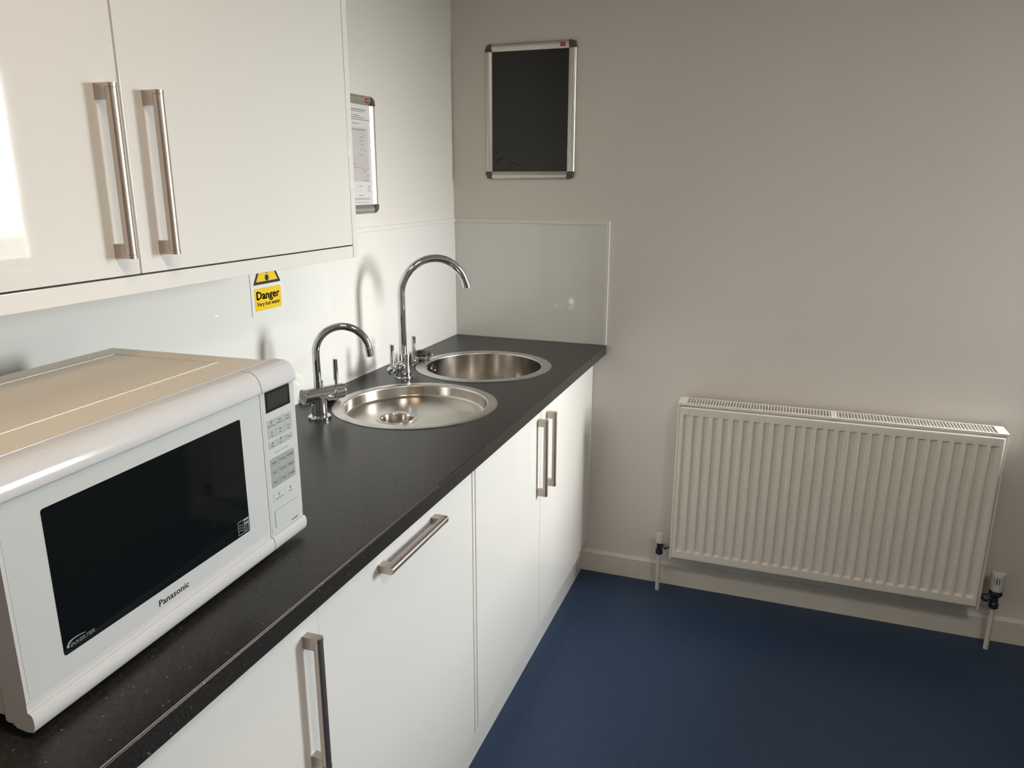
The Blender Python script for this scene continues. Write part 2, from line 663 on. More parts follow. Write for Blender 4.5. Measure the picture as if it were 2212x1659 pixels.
def handle_bm(x, y, z, horizontal=False):
    """bow handle on a door face at plane x (pointing +x); centre at (y,z)"""
    b = bmesh.new()
    hw = HW / 2
    half = HL / 2
    # along local Z
    for s in (-1, 1):
        z0 = s * half if s < 0 else half - .0055
        add_prism(b, dprofile(0, HD, hw), .0055, Matrix.Translation((0, 0, z0)))      # end plate, full D section
        a, c = sorted((s * (half - .0055), s * (half - .0205)))
        add_box(b, 0, .0205, -hw, hw, a, c)
    add_prism(b, dprofile(.0195, HD - .0004, hw - .0004), HL - .012, Matrix.Translation((0, 0, -half + .006)))
    M = Matrix.Translation((x, y, z))
    if horizontal:
        M = M @ Matrix.Rotation(PI / 2, 4, 'X')
    b.transform(M)
    return b


XD = 0.555      # door face
DT = 0.018
ZB, ZT = 0.1188, 0.869
YF = -0.131     # end of the right door
YC = -0.6319
YB = -1.1333
YA = -1.1561
YL = -1.7780
YLL = -2.378


def door(parent, y0, y1, z0=ZB, z1=ZT, x=XD, gap=.0011, bev=.0014):
    return obj('door', box(x - DT, x, y0 + gap, y1 - gap, z0, z1, bev=bev), GLOSS, parent)


def carcass(parent, y0, y1, x1=XD - DT - .002, z0=.13, z1=.872, back=.01, top=False):
    bm = bmesh.new()
    t = .016
    add_box(bm, back, x1, y0, y0 + t, z0, z1)
    add_box(bm, back, x1, y1 - t, y1, z0, z1)
    add_box(bm, back, x1, y0 + t, y1 - t, z0, z0 + t)
    add_box(bm, back, back + .006, y0 + t, y1 - t, z0 + t, z1)
    if top:
        add_box(bm, back, x1, y0 + t, y1 - t, z1 - t, z1)
    return obj('carcass', bm, CARC, parent)


sc = thing('base_cabinet', 'white two-door base cabinet under the round sinks', 'cabinet', (.28, YC, .0), group=None)
carcass(sc, YB + .001, YF - .001)
d1 = door(sc, YB, YC)
obj('handle', handle_bm(XD, YC - .0277, .697), NICKEL, d1)
d2 = door(sc, YC, YF)
obj('handle', handle_bm(XD, YC + .0585, .697), NICKEL, d2)

ep = obj('end_panel', box(.02, XD, YA + .0054, YB - .0046, ZB - .002, .8735, bev=.0008), GLOSS, None)
tag(ep, 'narrow white upright panel strip between the sink cabinet and the drawer-handled front', 'panel')

dw = thing('integrated_appliance', 'white appliance front with a horizontal bar handle under the worktop', 'appliance', (.28, (YA + YL) / 2, 0))
obj('housing', box(.03, XD - DT - .004, YL + .006, YA - .006, .125, .868), GAPM, dw)
d3 = door(dw, YL, YA, gap=.0002, bev=.0005)
obj('handle', handle_bm(XD, -1.4715, .806, True), NICKEL, d3)

lc = thing('base_cabinet', 'white base cabinet with a vertical bar handle below the microwave', 'cabinet', (.28, (YL + YLL) / 2, 0))
carcass(lc, YLL + .001, YL - .001, top=True)
d4 = door(lc, YLL, YL, gap=.0002, bev=.0005)
obj('handle', handle_bm(XD, -1.8145, .690), NICKEL, d4)

fp = obj('filler_panel', box(.535, .553, YF + .0015, -.0012, .1330, .8735, bev=.0008), GLOSS, None)
tag(fp, 'narrow white filler panel between the last base door and the end wall', 'panel')
pl = obj('plinth', box(.514, .532, -3.0, -.014, 0.0005, .1185, bev=.0008), GLOSS, None)
tag(pl, 'long white plinth board on the blue floor under the base cabinets', 'plinth')

# wall cabinet
WX = 0.290
WZ, WZ1 = 1.3492, 2.07
wc = thing('wall_cabinet', 'white double-door wall cabinet with two long bar handles', 'cabinet', (.14, -1.787, 1.32))
YR, YS, YW0 = -1.1880, -1.7870, -2.386
carcass(wc, YW0, YR - .002, x1=WX - DT - .002, z0=WZ + .004, z1=WZ1, back=.002, top=True)
obj('end_panel', box(.002, WX, YR, YR + .018, 1.3205, WZ1 + .002, bev=.0008), GLOSS, wc)
obj('light_pelmet', box(.2, WX - .001, YW0, YR - .0005, 1.3205, WZ - .0024, bev=.0012), GLOSS, wc)
d5 = door(wc, YW0, YS, WZ, WZ1, WX, gap=.0016)
obj('handle', handle_bm(WX, -1.8245, 1.4950), NICKEL, d5)
d6 = door(wc, YS, YR, WZ, WZ1, WX, gap=.0016)
obj('handle', handle_bm(WX, -1.7405, 1.4945), NICKEL, d6)

# ------------------------------------------------------------------ sinks
def fillet(p, c, q, n=5):
    """quadratic corner"""
    o = []
    for i in range(n + 1):
        t = i / n
        o.append(((1 - t) ** 2 * p[0] + 2 * t * (1 - t) * c[0] + t * t * q[0],
                  (1 - t) ** 2 * p[1] + 2 * t * (1 - t) * c[1] + t * t * q[1]))
    return o


Z = WTOP
s1 = thing('round_sink', 'shallow round steel sink with a plug hole, nearer of the two sinks', 'sink', (*S1, Z))
prof = [(.2190, Z + .0002), (.2194, Z + .0010), (.2165, Z + .0024), (.2040, Z + .0026)]
obj('rim', lathe(prof + fillet((.1950, Z + .0024), (.1912, Z + .0022), (.1905, Z - .002)), (*S1, 0), 96), STEELR, s1, 50)
ZF = 0.879
# bowl with waste hole: floor is a disc with an off-centre round opening
bm = bmesh.new()
add_lathe(bm, [(.1905, Z - .002), (.1885, ZF + .007)] + fillet((.1885, ZF + .007), (.187, ZF + .0005), (.180, ZF)), (*S1, 0), 96)
WC = (0.2602, -0.9675)
nseg = 96
ro = []
ri = []
for i in range(nseg):
    a = 2 * PI * i / nseg
    ro.append(bm.verts.new((S1[0] + .180 * math.cos(a), S1[1] + .180 * math.sin(a), ZF)))
    ri.append(bm.verts.new((WC[0] + .0565 * math.cos(a), WC[1] + .0565 * math.sin(a), ZF)))
for i in range(nseg):
    j = (i + 1) % nseg
    bm.faces.new([ro[i], ro[j], ri[j], ri[i]])
bmesh.ops.remove_doubles(bm, verts=bm.verts, dist=1e-5)
obj('bowl', bm, STEEL, s1, 40)
prof = [(.0565, ZF), (.0560, ZF + .0012), (.0480, ZF + .0008), (.0425, ZF - .001), (.0400, ZF - .006), (.0385, ZF - .022), (.030, ZF - .027), (.012, ZF - .0275), (.009, ZF - .024), (0, ZF - .023)]
obj('waste', lathe(prof, (*WC, 0), 48), STEEL, s1, 30)

s2 = thing('round_sink', 'deep round steel sink bowl in the corner, farther of the two sinks', 'sink', (*S2, Z))
prof = [(.2190, Z + .0002), (.2194, Z + .0010), (.2165, Z + .0024), (.2000, Z + .0026)]
obj('rim', lathe(prof + fillet((.1900, Z + .0024), (.1868, Z + .0022), (.1860, Z - .002)), (*S2, 0), 96), STEELR, s2, 50)
ZG = 0.745
obj('bowl', lathe([(.1860, Z - .002), (.1850, ZG + .03)] + fillet((.1850, ZG + .03), (.1840, ZG + .002), (.155, ZG)) + [(.045, ZG - .004), (.04, ZG - .008), (0, ZG - .008)], (*S2, 0), 96), STEEL2, s2, 40)
# overflow rosette on the bowl wall, on the side of the mixer
a = math.atan2(.0094, -.1858)
dv = Vector((math.cos(a), math.sin(a), 0))
pc = Vector((*S2, .881)) + dv * .1852
obj('overflow', lathe([(.0145, 0), (.0140, .0025), (.0105, .003), (.0095, .001), (.004, .001), (.0035, .0025), (0, .003)], pc, 28, dirmat(-dv)), CHROME, s2)

# loose strainer plugs lying by the wall
def plug(label, x, y, z, tilt, r):
    t = thing('sink_plug', label, 'plug', (x, y, z), 0.6, 'strainer plugs by the wall')
    M = Matrix.Rotation(tilt, 4, 'X')
    bm = lathe([(0, .0005), (r * .45, .0005), (r * .75, .004), (r, .013), (r * 1.03, .0175), (r * .97, .0185), (r * .55, .0155), (0, .0155)], (0, 0, 0), 40, M)
    obj('chrome_cup', bm, CHROME, t, 40, local=True)
    bm = bmesh.new()
    n = 72
    pts = []
    for i in range(n):
        a = 2 * PI * i / n
        q = r * (.80 + (.10 if (i // 3) % 2 else 0))
        pts.append((q * math.cos(a), q * math.sin(a)))
    add_prism(bm, pts, .008, M @ Matrix.Translation((0, 0, .0165)))
    add_lathe(bm, [(r * .34, .0235), (r * .34, .030), (r * .25, .0325), (0, .0325)], (0, 0, 0), 24, M)
    obj('rubber_seal', bm, BLACKR, t, 40, local=True)
    return t


plug('chrome plug with a black notched rubber top, lying behind the tall tap', .073, -.452, Z + .0002, 0, .040)
plug('chrome plug lying on the worktop behind the small boiling-water tap', .060, -.985, Z + .0002, 0, .036)

# ------------------------------------------------------------------ taps
def spout_pts(base, z0, zc, R, az, ang, tail, n=30):
    d = Vector((math.cos(az), math.sin(az), 0))
    b = Vector(base)
    up = Vector((0, 0, 1))
    pts = [Vector((b.x, b.y, z0)), Vector((b.x, b.y, (z0 + zc) / 2))]
    for i in range(n + 1):
        a = ang * i / n
        pts.append(Vector((b.x, b.y, zc)) + d * (R - R * math.cos(a)) + up * (R * math.sin(a)))
    tdir = d * math.sin(ang) + up * math.cos(ang)
    return pts, pts[-1], tdir


TM = (0.132, -0.683)
tm = thing('mixer_tap', 'tall chrome swan-neck mixer tap with two lever handles between the sinks', 'tap', (*TM, Z))
obj('base_ring', lathe([(0, 0), (.0275, 0), (.0275, .0035), (.0262, .006), (0, .006)], (*TM, Z), 40), CHROME, tm)
obj('body', lathe([(0, .006), (.0250, .006), (.0250, .0755), (.0240, .0772), (.013, .0775), (0, .0775)], (*TM, Z), 40), CHROME, tm)
az = math.atan2(.153, .147)
pts, end, td = spout_pts(TM, Z + .0775, 1.160, .1050, az, math.radians(160), .03)
bm = bmesh.new()
add_tube(bm, pts, .0115, 24)
obj('spout', bm, CHROME, tm, 40)
bm = bmesh.new()
add_cyl(bm, end, end + td * .004, .0112, 24)
add_cyl(bm, end + td * .004, end + td * .024, .0122, 24, bev=.0012)
add_lathe(bm, [(.0085, -.0005), (.0085, .0015), (0, .0015)], end + td * .024, 20, dirmat(td))
obj('aerator', bm, CHROME, tm, 40)
ZV = 0.948
for s in (-1, 1):
    bm = bmesh.new()
    p = Vector((TM[0], TM[1], ZV))
    add_cyl(bm, p + Vector((0, s * .018, 0)), p + Vector((0, s * .050, 0)), .0150, 24, bev=.0012)
    add_cyl(bm, p + Vector((0, s * .050, 0)), p + Vector((0, s * .056, 0)), .0105, 24)
    add_cyl(bm, p + Vector((0, s * .055, 0)), p + Vector((0, s * .082, 0)), .0125, 24, bev=.003)
    v = obj('valve', bm, CHROME, tm, 40)
    bm = bmesh.new()
    q = p + Vector((0, s * .069, 0))
    add_cyl(bm, q + Vector((0, 0, .006)), q + Vector((0, 0, .018)), .0050, 16)
    add_cyl(bm, q + Vector((0, 0, .014)), q + Vector((0, 0, .078)), .0066, 20, bev=.0018)
    obj('lever', bm, CHROME, v, 40)

TB = (0.131, -1.128)
tb = thing('boiling_water_tap', 'small chrome swan-neck tap with a horizontal barrel beside the microwave', 'tap', (*TB, Z))
obj('base_flange', lathe([(0, 0), (.0280, 0), (.0285, .001), (.0285, .006), (.0270, .0078), (.019, .008), (0, .008)], (*TB, Z), 40), CHROME, tb)
bm = lathe([(0, .007), (.0190, .007), (.0190, .055), (0, .055)], (*TB, Z), 40)
obj('column', bm, CHROME, tb)
bd = Vector((.49, .87, 0)).normalized()
bc = Vector((*TB, .972))
bm = bmesh.new()
add_cyl(bm, bc - bd * .042, bc + bd * .038, .0197, 40, bev=.0008)
obj('barrel', bm, CHROME, tb, 40)
bm = bmesh.new()
add_cyl(bm, bc + bd * .0388, bc + bd * .068, .0197, 40, bev=.0025)
kn = obj('knob', bm, CHROME, tb, 40)
bm = bmesh.new()
lp = bc + bd * .050
add_cyl(bm, lp + Vector((0, 0, .017)), lp + Vector((0, 0, .032)), .0042, 16)
add_cyl(bm, lp + Vector((0, 0, .030)), lp + Vector((0, 0, .084)), .0062, 20, bev=.001)
obj('lever', bm, CHROME, kn, 40)
az1 = math.atan2(.066, .108)
pts, end, td = spout_pts(TB, .987, 1.078, .0640, az1, math.radians(171), .025)
bm = bmesh.new()
add_tube(bm, pts, .0094, 24)
sp_ = obj('spout', bm, CHROME, tb, 40)
bm = bmesh.new()
add_cyl(bm, Vector((*TB, .986)), Vector((*TB, 1.008)), .0100, 24, bev=.0006)
obj('spout_collar', bm, CHROME, tb, 40)
bm = bmesh.new()
add_cyl(bm, end, end + td * .024, .0099, 24, bev=.0012)
obj('aerator', bm, CHROME, tb, 40)
bm = bmesh.new()
q = bc + bd * .012 + Vector((-.008, .010, 0))
add_cyl(bm, q + Vector((0, 0, .014)), q + Vector((0, 0, .033)), .0032, 14, bev=.001)
obj('pin', bm, CHROME, tb, 40)
bm = bmesh.new()
q = Vector((TB[0], TB[1], .945)) + Vector((-.010, -.0225, 0))
add_lathe(bm, [(0, 0), (.0015, .001), (.0042, .010), (.0040, .016), (0, .016)], q, 16)
obj('screw', bm, CHROME, tb, 40)

# ------------------------------------------------------------------ microwave (local frame: x along the front, -y out, z up)
MWA = math.atan2(.999, -.0451)
mw = thing('microwave_oven', 'white countertop microwave oven with a black glass door window', 'microwave', (.507, -2.2104, WTOP), MWA)
MW = 0.520
MN = 0.358


def mwprof(back):
    p = [(-.012, .0100), (-.004, .0110), (-.0012, .0150), (0, .0210), (-.0004, .0280), (-.0016, .0318), (-.0040, .0335), (-.0068, .0338),
         (-.0070, .0440), (-.0064, .0446), (-.0064, .2672), (-.0030, .2680), (-.0020, .2690), (-.0012, .2720), (-.0020, .2800), (-.0046, .2875), (-.0090, .2940), (-.0150, .2980), (-.0220, .2998), (back, .3006)]
    p += [(back, .0165), (-.030, .0165), (-.026, .0120)]
    return p


def mwsolid(u0, u1, back):
    bm = bmesh.new()
    # prism XY=(n,z) extruded along u
    T = Matrix(((0, 0, 1, u0), (-1, 0, 0, 0), (0, 1, 0, 0), (0, 0, 0, 1)))
    add_prism(bm, mwprof(back), u1 - u0, T)
    return bm


obj('bezel', box(0.0005, MW - .0005, .0385, .0412, .0165, .3014, bev=.0008), MWWHITE, mw, local=True)
bm = box(.004, MW - .004, .0412, MN, .018, .2985, bev=.004)
# embossed outline on the top panel: raised rounded ribs
def rib(x0, x1, y0, y1):
    add_box(bm, x0, x1, y0, y1, .2975, .2997, bev=.0010)
E0, E1, F0, F1 = .047, .475, .110, .313
rib(E0, E1, F0, F0 + .0035)
rib(E0, E1, F1 - .0035, F1)
rib(E0, E0 + .0035, F0 + .0035, F1 - .0035)
rib(E1 - .0035, E1, F0 + .0035, F1 - .0035)
obj('casing', bm, MWTOP, mw, local=True)
for ux in (.05, MW - .05):
    for ny in (.06, MN - .04):
        obj('foot', lathe([(0, 0.0003), (.012, .0003), (.014, .003), (.0145, .0185), (0, .0185)], (ux, ny, 0), 20), BLACKR, mw, local=True)
md = obj('door', mwsolid(.0, .4293, -.0380), MWWHITE, mw, 28, local=True)
mc = obj('control_panel', mwsolid(.4312, MW, -.0380), MWWHITE, mw, 28, local=True)
FY = .0064


def plate(name, u0, u1, z0, z1, m, parent, r=.002, h=.0004, y=FY, **k):
    b = bmesh.new()
    add_prism(b, rrect(u0, u1, z0, z1, r, **k), h, front(y))
    return obj(name, b, m, parent, 30, local=True)


plate('face_plate', .0045, .4255, .0462, .2662, MWFACE, md, .003, .0003)
plate('window', .0513, .3808, .0690, .2432, MWBLACK, md, .0035, .0006)
plate('face_plate', .4350, MW - .0020, .0345, .2668, MWFACE, mc, .001, .0003)
TY = FY - .0006
obj('brand_lettering', text_bm('Panasonic', .0124, front(TY + .0003, .2187, .0494), width=.0548, bold=.022), INK, md, 0, local=True)
bm = text_bm('INVERTER', .0060, front(TY, .0769, .0749), width=.0332, bold=.03, shear=.25)
poly = [(.0552, .0770), (.0562, .0790), (.0578, .0812), (.0600, .0828), (.0630, .0835), (.0665, .0837), (.0705, .0836), (.0745, .0832), (.0785, .0825), (.0824, .0815),
        (.0785, .0818), (.0745, .0823), (.0705, .0826), (.0665, .0825), (.0635, .0820), (.0612, .0810), (.0594, .0795), (.0580, .0775), (.0592, .0770), (.0598, .0763), (.0570, .0760)]
add_prism(bm, poly, .0001, front(TY))
obj('inverter_lettering', bm, SILVER, md, 0, local=True)
# microwave-energy pictogram at the window's lower right corner
bm = bmesh.new()
def bars(bm, rects, y=TY):
    for u0, u1, z0, z1 in rects:
        add_box(bm, u0, u1, y - .0001, y, z0, z1)
g = .0007
bars(bm, [(.3543, .3792, .0718, .0718 + g), (.3543, .3792, .0925 - g, .0925), (.3543, .3543 + g, .0725, .0918), (.3792 - g, .3792, .0725, .0918),
          (.3682, .3682 + g, .0725, .0918), (.3690, .3786, .0840, .0866), (.3690, .3786, .0895, .0918), (.3697, .3782, .0745, .0750), (.3697, .3782, .0823, .0828), (.3697, .3702, .0750, .0823), (.3777, .3782, .0750, .0823)])
for k in range(3):
    pu = []
    for i in range(17):
        t = i / 16
        pu.append((.3562 + .0103 * t, .0763 + .0042 * k + .0014 * math.sin(2 * PI * t) + .0016))
    pl_ = [(a, b - .0008) for a, b in pu]
    add_prism(bm, pu + pl_[::-1], .0001, front(TY))
add_text(bm, 'E', .0060, front(TY, .3740, .0765), bold=.0)
obj('pictogram', bm, SILVER, md, 0, local=True)

dsp = plate('display', .4425, .5066, .2331, .2661, DISP, mc, .0004, .0007)
b_ = bmesh.new()
add_prism(b_, rrect(.4485, .5008, .2376, .2616, .0008), .0001, front(FY - .0007))
obj('display_lens', b_, DISP2, dsp, 0, local=True)


def button(u0, u1, z0, z1, m, lines, sizes, r=.0, corners=(1, 1, 1, 1)):
    b = bmesh.new()
    add_prism(b, rrect(u0, u1, z0, z1, r, 4, corners), .0007, front(FY))
    o = obj('button', b, m, mw, 30, local=True)
    b = bmesh.new()
    n = len(lines)
    for k, (s, sz) in enumerate(zip(lines, sizes)):
        zc = (z0 + z1) / 2 + (n - 1) * .0022 - k * .0046 - sz * .34
        T = front(FY - .00075, (u0 + u1) / 2, zc)
        if s in ('UP', 'DOWN'):
            q = .0017
            tri = [(-q, 0), (q, 0), (0, 2.4 * q)] if s == 'UP' else [(-q, 2.4 * q), (0, 0), (q, 2.4 * q)]
            add_prism(b, tri, .0001, T)
        elif s == 'PWR':
            for rc in ((-.002, .002, 0, .0005), (-.002, .002, .0037, .0042), (-.002, -.0015, .0005, .0037), (.0015, .002, .0005, .0037), (-.001, .001, .0012, .0017), (-.001, .001, .0024, .0029)):
                add_prism(b, [(rc[0], rc[2]), (rc[1], rc[2]), (rc[1], rc[3]), (rc[0], rc[3])], .0001, T)
        elif s == 'STOP':
            ring = [(.0021 * math.cos(a), .0021 + .0021 * math.sin(a)) for a in [2 * PI * i / 16 for i in range(16)]]
            for i in range(16):
                a0, a1 = ring[i], ring[(i + 1) % 16]
                c = (0, .0021)
                sc_ = lambda p: (c[0] + (p[0] - c[0]) * .7, c[1] + (p[1] - c[1]) * .7)
                add_prism(b, [a0, a1, sc_(a1), sc_(a0)], .0001, T)
            add_prism(b, [(-.0002, .001), (.0002, .001), (.0002, .0042), (-.0002, .0042)], .0001, T)
        elif s == 'START':
            add_prism(b, [(0, 0), (.0021, .0021), (0, .0042), (-.0021, .0021)], .0001, T)
        else:
            add_text(b, s, sz, T, width=min((u1 - u0) * .86, .0019 * len(s) + .0008))
    obj('lettering', b, INK, o, 0, local=True)
    return o


cols = [(.4427, .4632), (.4643, .4852), (.4863, .5069)]
rows1 = [(.2064, .2206), (.1903, .2053)]
lab1 = [[(['PWR', 'Micro Power'], [.004, .0036]), (['Chaos', 'Defrost'], [.0040, .0040]), (['Turbo', 'Reheat'], [.0040, .0040])],
        [(['10', 'min'], [.0046, .0038]), (['1', 'min'], [.0046, .0038]), (['10', 'sec'], [.0046, .0038])]]
for i, (z0, z1) in enumerate(rows1):
    for j, (u0, u1) in enumerate(cols):
        cc = (i == 1 and j == 0, i == 1 and j == 2, i == 0 and j == 2, i == 0 and j == 0)
        button(u0, u1, z0, z1, BTN, *lab1[i][j], r=.0022, corners=cc)
lab2 = [(['UP', 'More'], [.004, .0038]), (['DOWN', 'Less'], [.004, .0038]), (['Timer'], [.0040])]
for j, (u0, u1) in enumerate(cols):
    button(u0, u1, .1748, .1862, BTN, *lab2[j], r=.0022, corners=(j == 0, j == 2, j == 2, j == 0))
lab3 = ['Reheat', 'Porridge', 'Vegetables', 'Fish', 'Casserole', 'Potatoes', 'Rice', 'Pasta', 'Puddings']
r3 = [(.1433, .1586), (.1275, .1423), (.1112, .1265)]
for i, (z0, z1) in enumerate(r3):
    for j, (u0, u1) in enumerate(cols):
        cc = (i == 2 and j == 0, i == 2 and j == 2, i == 0 and j == 2, i == 0 and j == 0)
        button(u0, u1, z0, z1, BTN2, [lab3[i * 3 + j]], [.0042], r=.0022, corners=cc)
obj('panel_lettering', text_bm('SENSOR COOKING', .0044, front(FY - .0004, .4752, .1640), width=.037), INKL, mc, 0, local=True)
obj('model_lettering', text_bm('NN-ST462W', .0042, front(FY - .0004, .4965, .0378), width=.0185, bold=.01), INK, mc, 0, local=True)
# start / stop keys: outlined white keys
for (u0, u1), (ls, ss) in (((.4432, .4742), (['STOP', 'Stop/Cancel'], [.0042, .0040])), ((.4742, .5055), (['START', 'Start'], [.0042, .0042]))):
    b = bmesh.new()
    lft = u0 < .45
    add_prism(b, rrect(u0, u1, .0868, .1001, .0018, 4, (lft, not lft, not lft, lft)), .0005, front(FY))
    o = obj('button_surround', b, BTN2, mc, 30, local=True)
    button(u0 + (.0004 if lft else .0002), u1 - (.0002 if lft else .0004), .0872, .0997, MWFACE, ls, ss, r=.0015, corners=(lft, not lft, not lft, lft))
# door release button in a shallow dark groove
b = bmesh.new()
add_prism(b, rrect(.4430, .5090, .0434, .0727, .0022), .0004, front(FY))
obj('button_groove', b, BTN2, mc, 30, local=True)
b = bmesh.new()
add_prism(b, rrect(.4440, .5084, .0436, .0719, .0018), .0011, front(FY))
obj('door_release', b, MWFACE, mw, 30, local=True)

# ------------------------------------------------------------------ warning sign on the splashback (front-facing frame, x along +Y world)
sg = thing('warning_sign', 'white and yellow danger very hot water sign on the splashback', 'sign', (SPT, -1.131, 1.17), PI / 2)
u = lambda y_: y_ + 1.131
b = bmesh.new()
add_prism(b, rrect(u(-1.193), u(-1.069), 0, .185, .002), .0016, front(0))
obj('backing_plate', b, SIGNW, sg, 30, local=True)


def rounded_poly(P, r, n=5):
    o = []
    for i in range(len(P)):
        p, c, q = Vector(P[i - 1]), Vector(P[i]), Vector(P[(i + 1) % len(P)])
        a = c + (p - c).normalized() * r
        d = c + (q - c).normalized() * r
        o += fillet(tuple(a), tuple(c), tuple(d), n)
    return o


yt0, yt1, zt0 = u(-1.1835), u(-1.0775), 1.2435 - 1.17
H = .0918
tri = [(yt0, zt0), (yt1, zt0), (0, zt0 + H)]
b = bmesh.new()
add_prism(b, rounded_poly(tri, .005), .0003, front(-.0016))
t_ = obj('triangle_border', b, SBLK, sg, 30, local=True)
k = .78
cz = zt0 + H / 3
tri2 = [(x * k, cz + (z_ - cz) * k) for x, z_ in tri]
b = bmesh.new()
add_prism(b, rounded_poly(tri2, .002), .0003, front(-.0018))
obj('triangle_field', b, YEL, sg, 30, local=True)
b = bmesh.new()
add_prism(b, [(.0075 * math.cos(a), .0882 + .0075 * math.sin(a)) for a in [2 * PI * i / 24 for i in range(24)]], .0003, front(-.0020))
add_prism(b, [(-.0034, .0990), (.0034, .0990), (.0070, .128), (.0052, .1340), (-.0052, .1340), (-.0070, .128)], .0003, front(-.0020))
obj('exclamation_mark', b, SBLK, sg, 30, local=True)
b = bmesh.new()
add_prism(b, rrect(u(-1.1818), u(-1.0795), 1.1805 - 1.17, 1.2347 - 1.17, .004), .0003, front(-.0016))
obj('text_panel', b, YEL, sg, 30, local=True)
b = text_bm('Danger', .0275, front(-.00195, u(-1.1303), 1.2078 - 1.17), width=.0885, bold=.036)
obj('lettering', b, SBLK, sg, 0, local=True)
b = text_bm('Very hot water', .0135, front(-.00195, u(-1.1300), 1.1915 - 1.17), width=.0885, bold=.028)
obj('lettering', b, SBLK, sg, 0, local=True)

# ------------------------------------------------------------------ snap frames
def snap_frame(label, loc, rotz, W_, H_, rail, sheet_mat, sheet_name):
    """local frame: x right, z up, origin at bottom-left of the frame, -y out of the wall"""
    t = thing('snap_frame', label, 'frame', loc, rotz)
    d = .0125
    b = box(.004, W_ - .004, -.004, 0, .004, H_ - .004)
    obj('backboard', b, CORN, t, 0, local=True)
    b = box(rail - .004, W_ - rail + .004, -.0052, -.0040, rail - .004, H_ - rail + .004)
    sh = obj(sheet_name, b, sheet_mat, t, 0, local=True)
    # rail section: (across from outer edge, out)
    sec = [(0, 0), (0, .005)]
    for i in range(7):
        a = PI - (PI - .35) * i / 6
        sec.append((rail * .42 + rail * .42 * math.cos(a), .0055 + (d - .0055) * math.sin(a)))
    sec += [(rail, .0062), (rail, .0040), (rail - .001, 0)]
    L_ = [('x', rail, W_ - rail, 0), ('x', rail, W_ - rail, 1), ('z', rail, H_ - rail, 0), ('z', rail, H_ - rail, 1)]
    rails = []
    for ax, a0, a1, far in L_:
        b = bmesh.new()
        for_ = []
        ra, rb = [], []
        for s, o in sec:
            if ax == 'x':
                zz = H_ - s if far else s
                ra.append(b.verts.new((a0, -o, zz)))
                rb.append(b.verts.new((a1, -o, zz)))
            else:
                xx = W_ - s if far else s
                ra.append(b.verts.new((xx, -o, a0)))
                rb.append(b.verts.new((xx, -o, a1)))
        n = len(sec)
        for i in range(n):
            b.faces.new([ra[i], ra[(i + 1) % n], rb[(i + 1) % n], rb[i]])
        b.faces.new(ra)
        b.faces.new(rb)
        rails.append(obj('rail', b, ALU, t, 40, local=True))
    R = rail * .92
    for cx, sx in ((0, 1), (W_, -1)):
        for cz_, sz in ((0, 1), (H_, -1)):
            b = bmesh.new()
            pts = [(rail, 0)]
            pts += [(R - R * math.sin(PI / 2 * i / 7), R - R * math.cos(PI / 2 * i / 7)) for i in range(8)]
            pts += [(0, rail), (rail, rail)]
            lo = [b.verts.new((cx + sx * p, 0, cz_ + sz * q)) for p, q in pts]
            mid = [b.verts.new((cx + sx * p, -.0075, cz_ + sz * q)) for p, q in pts]
            hi = [b.verts.new((cx + sx * (rail * .58 + (p - rail * .58) * .80), -.0134, cz_ + sz * (rail * .58 + (q - rail * .58) * .80))) for p, q in pts]
            n = len(pts)
            for A, B in ((lo, mid), (mid, hi)):
                for i in range(n):
                    b.faces.new([A[i], A[(i + 1) % n], B[(i + 1) % n], B[i]])
            b.faces.new(hi)
            b.faces.new(lo)
            obj('corner_cap', b, CORN, t, 40, local=True)
    # red maker's plate on the top rail, at the right
    lx = W_ - rail - .030 + .0
    b = bmesh.new()
    add_prism(b, rrect(lx, lx + .0180, H_ - rail * .80, H_ - rail * .80 + .0125, .0016), .0006, front(-.0122))
    pl = obj('logo_plate', b, REDL, rails[1], 30, local=True)
    b = text_bm('nobo', .0078, front(-.01290, lx + .0090, H_ - rail * .80 + .0044), width=.0135, bold=.0)
    # the printed word sits on the plate
    obj('logo_lettering', b, PINK, rails[1], 0, local=True)
    return t, sh


fr1, sh1 = snap_frame('black poster frame with silver rails on the end wall, larger of the two frames', (.132, -.0005, 1.4957), 0, .3335, .4553, .0262, POSTER, 'poster')
# creases of the film over the black poster, low on the left
b = bmesh.new()
for P in ([(.030, .078), (.046, .092), (.066, .101)], [(.028, .065), (.048, .070), (.080, .080)], [(.026, .052), (.05, .062), (.058, .072), (.092, .078)], [(.082, .044), (.100, .058), (.128, .050), (.150, .036)], [(.070, .030), (.100, .040), (.120, .034)], [(.098, .062), (.112, .054), (.122, .047)]):
    add_tube(b, [(p, -.0052, q) for p, q in P], [.0001] + [.0013] * (len(P) - 2) + [.0001], 6)
obj('film_crease', b, POSTER, fr1, 60, local=True)
fr2, sh2 = snap_frame('silver snap frame holding a printed white notice, half hidden by the wall cabinet', (.0005, -.8215, 1.3935), PI / 2, .2425, .3323, .0262, PAPER, 'notice')
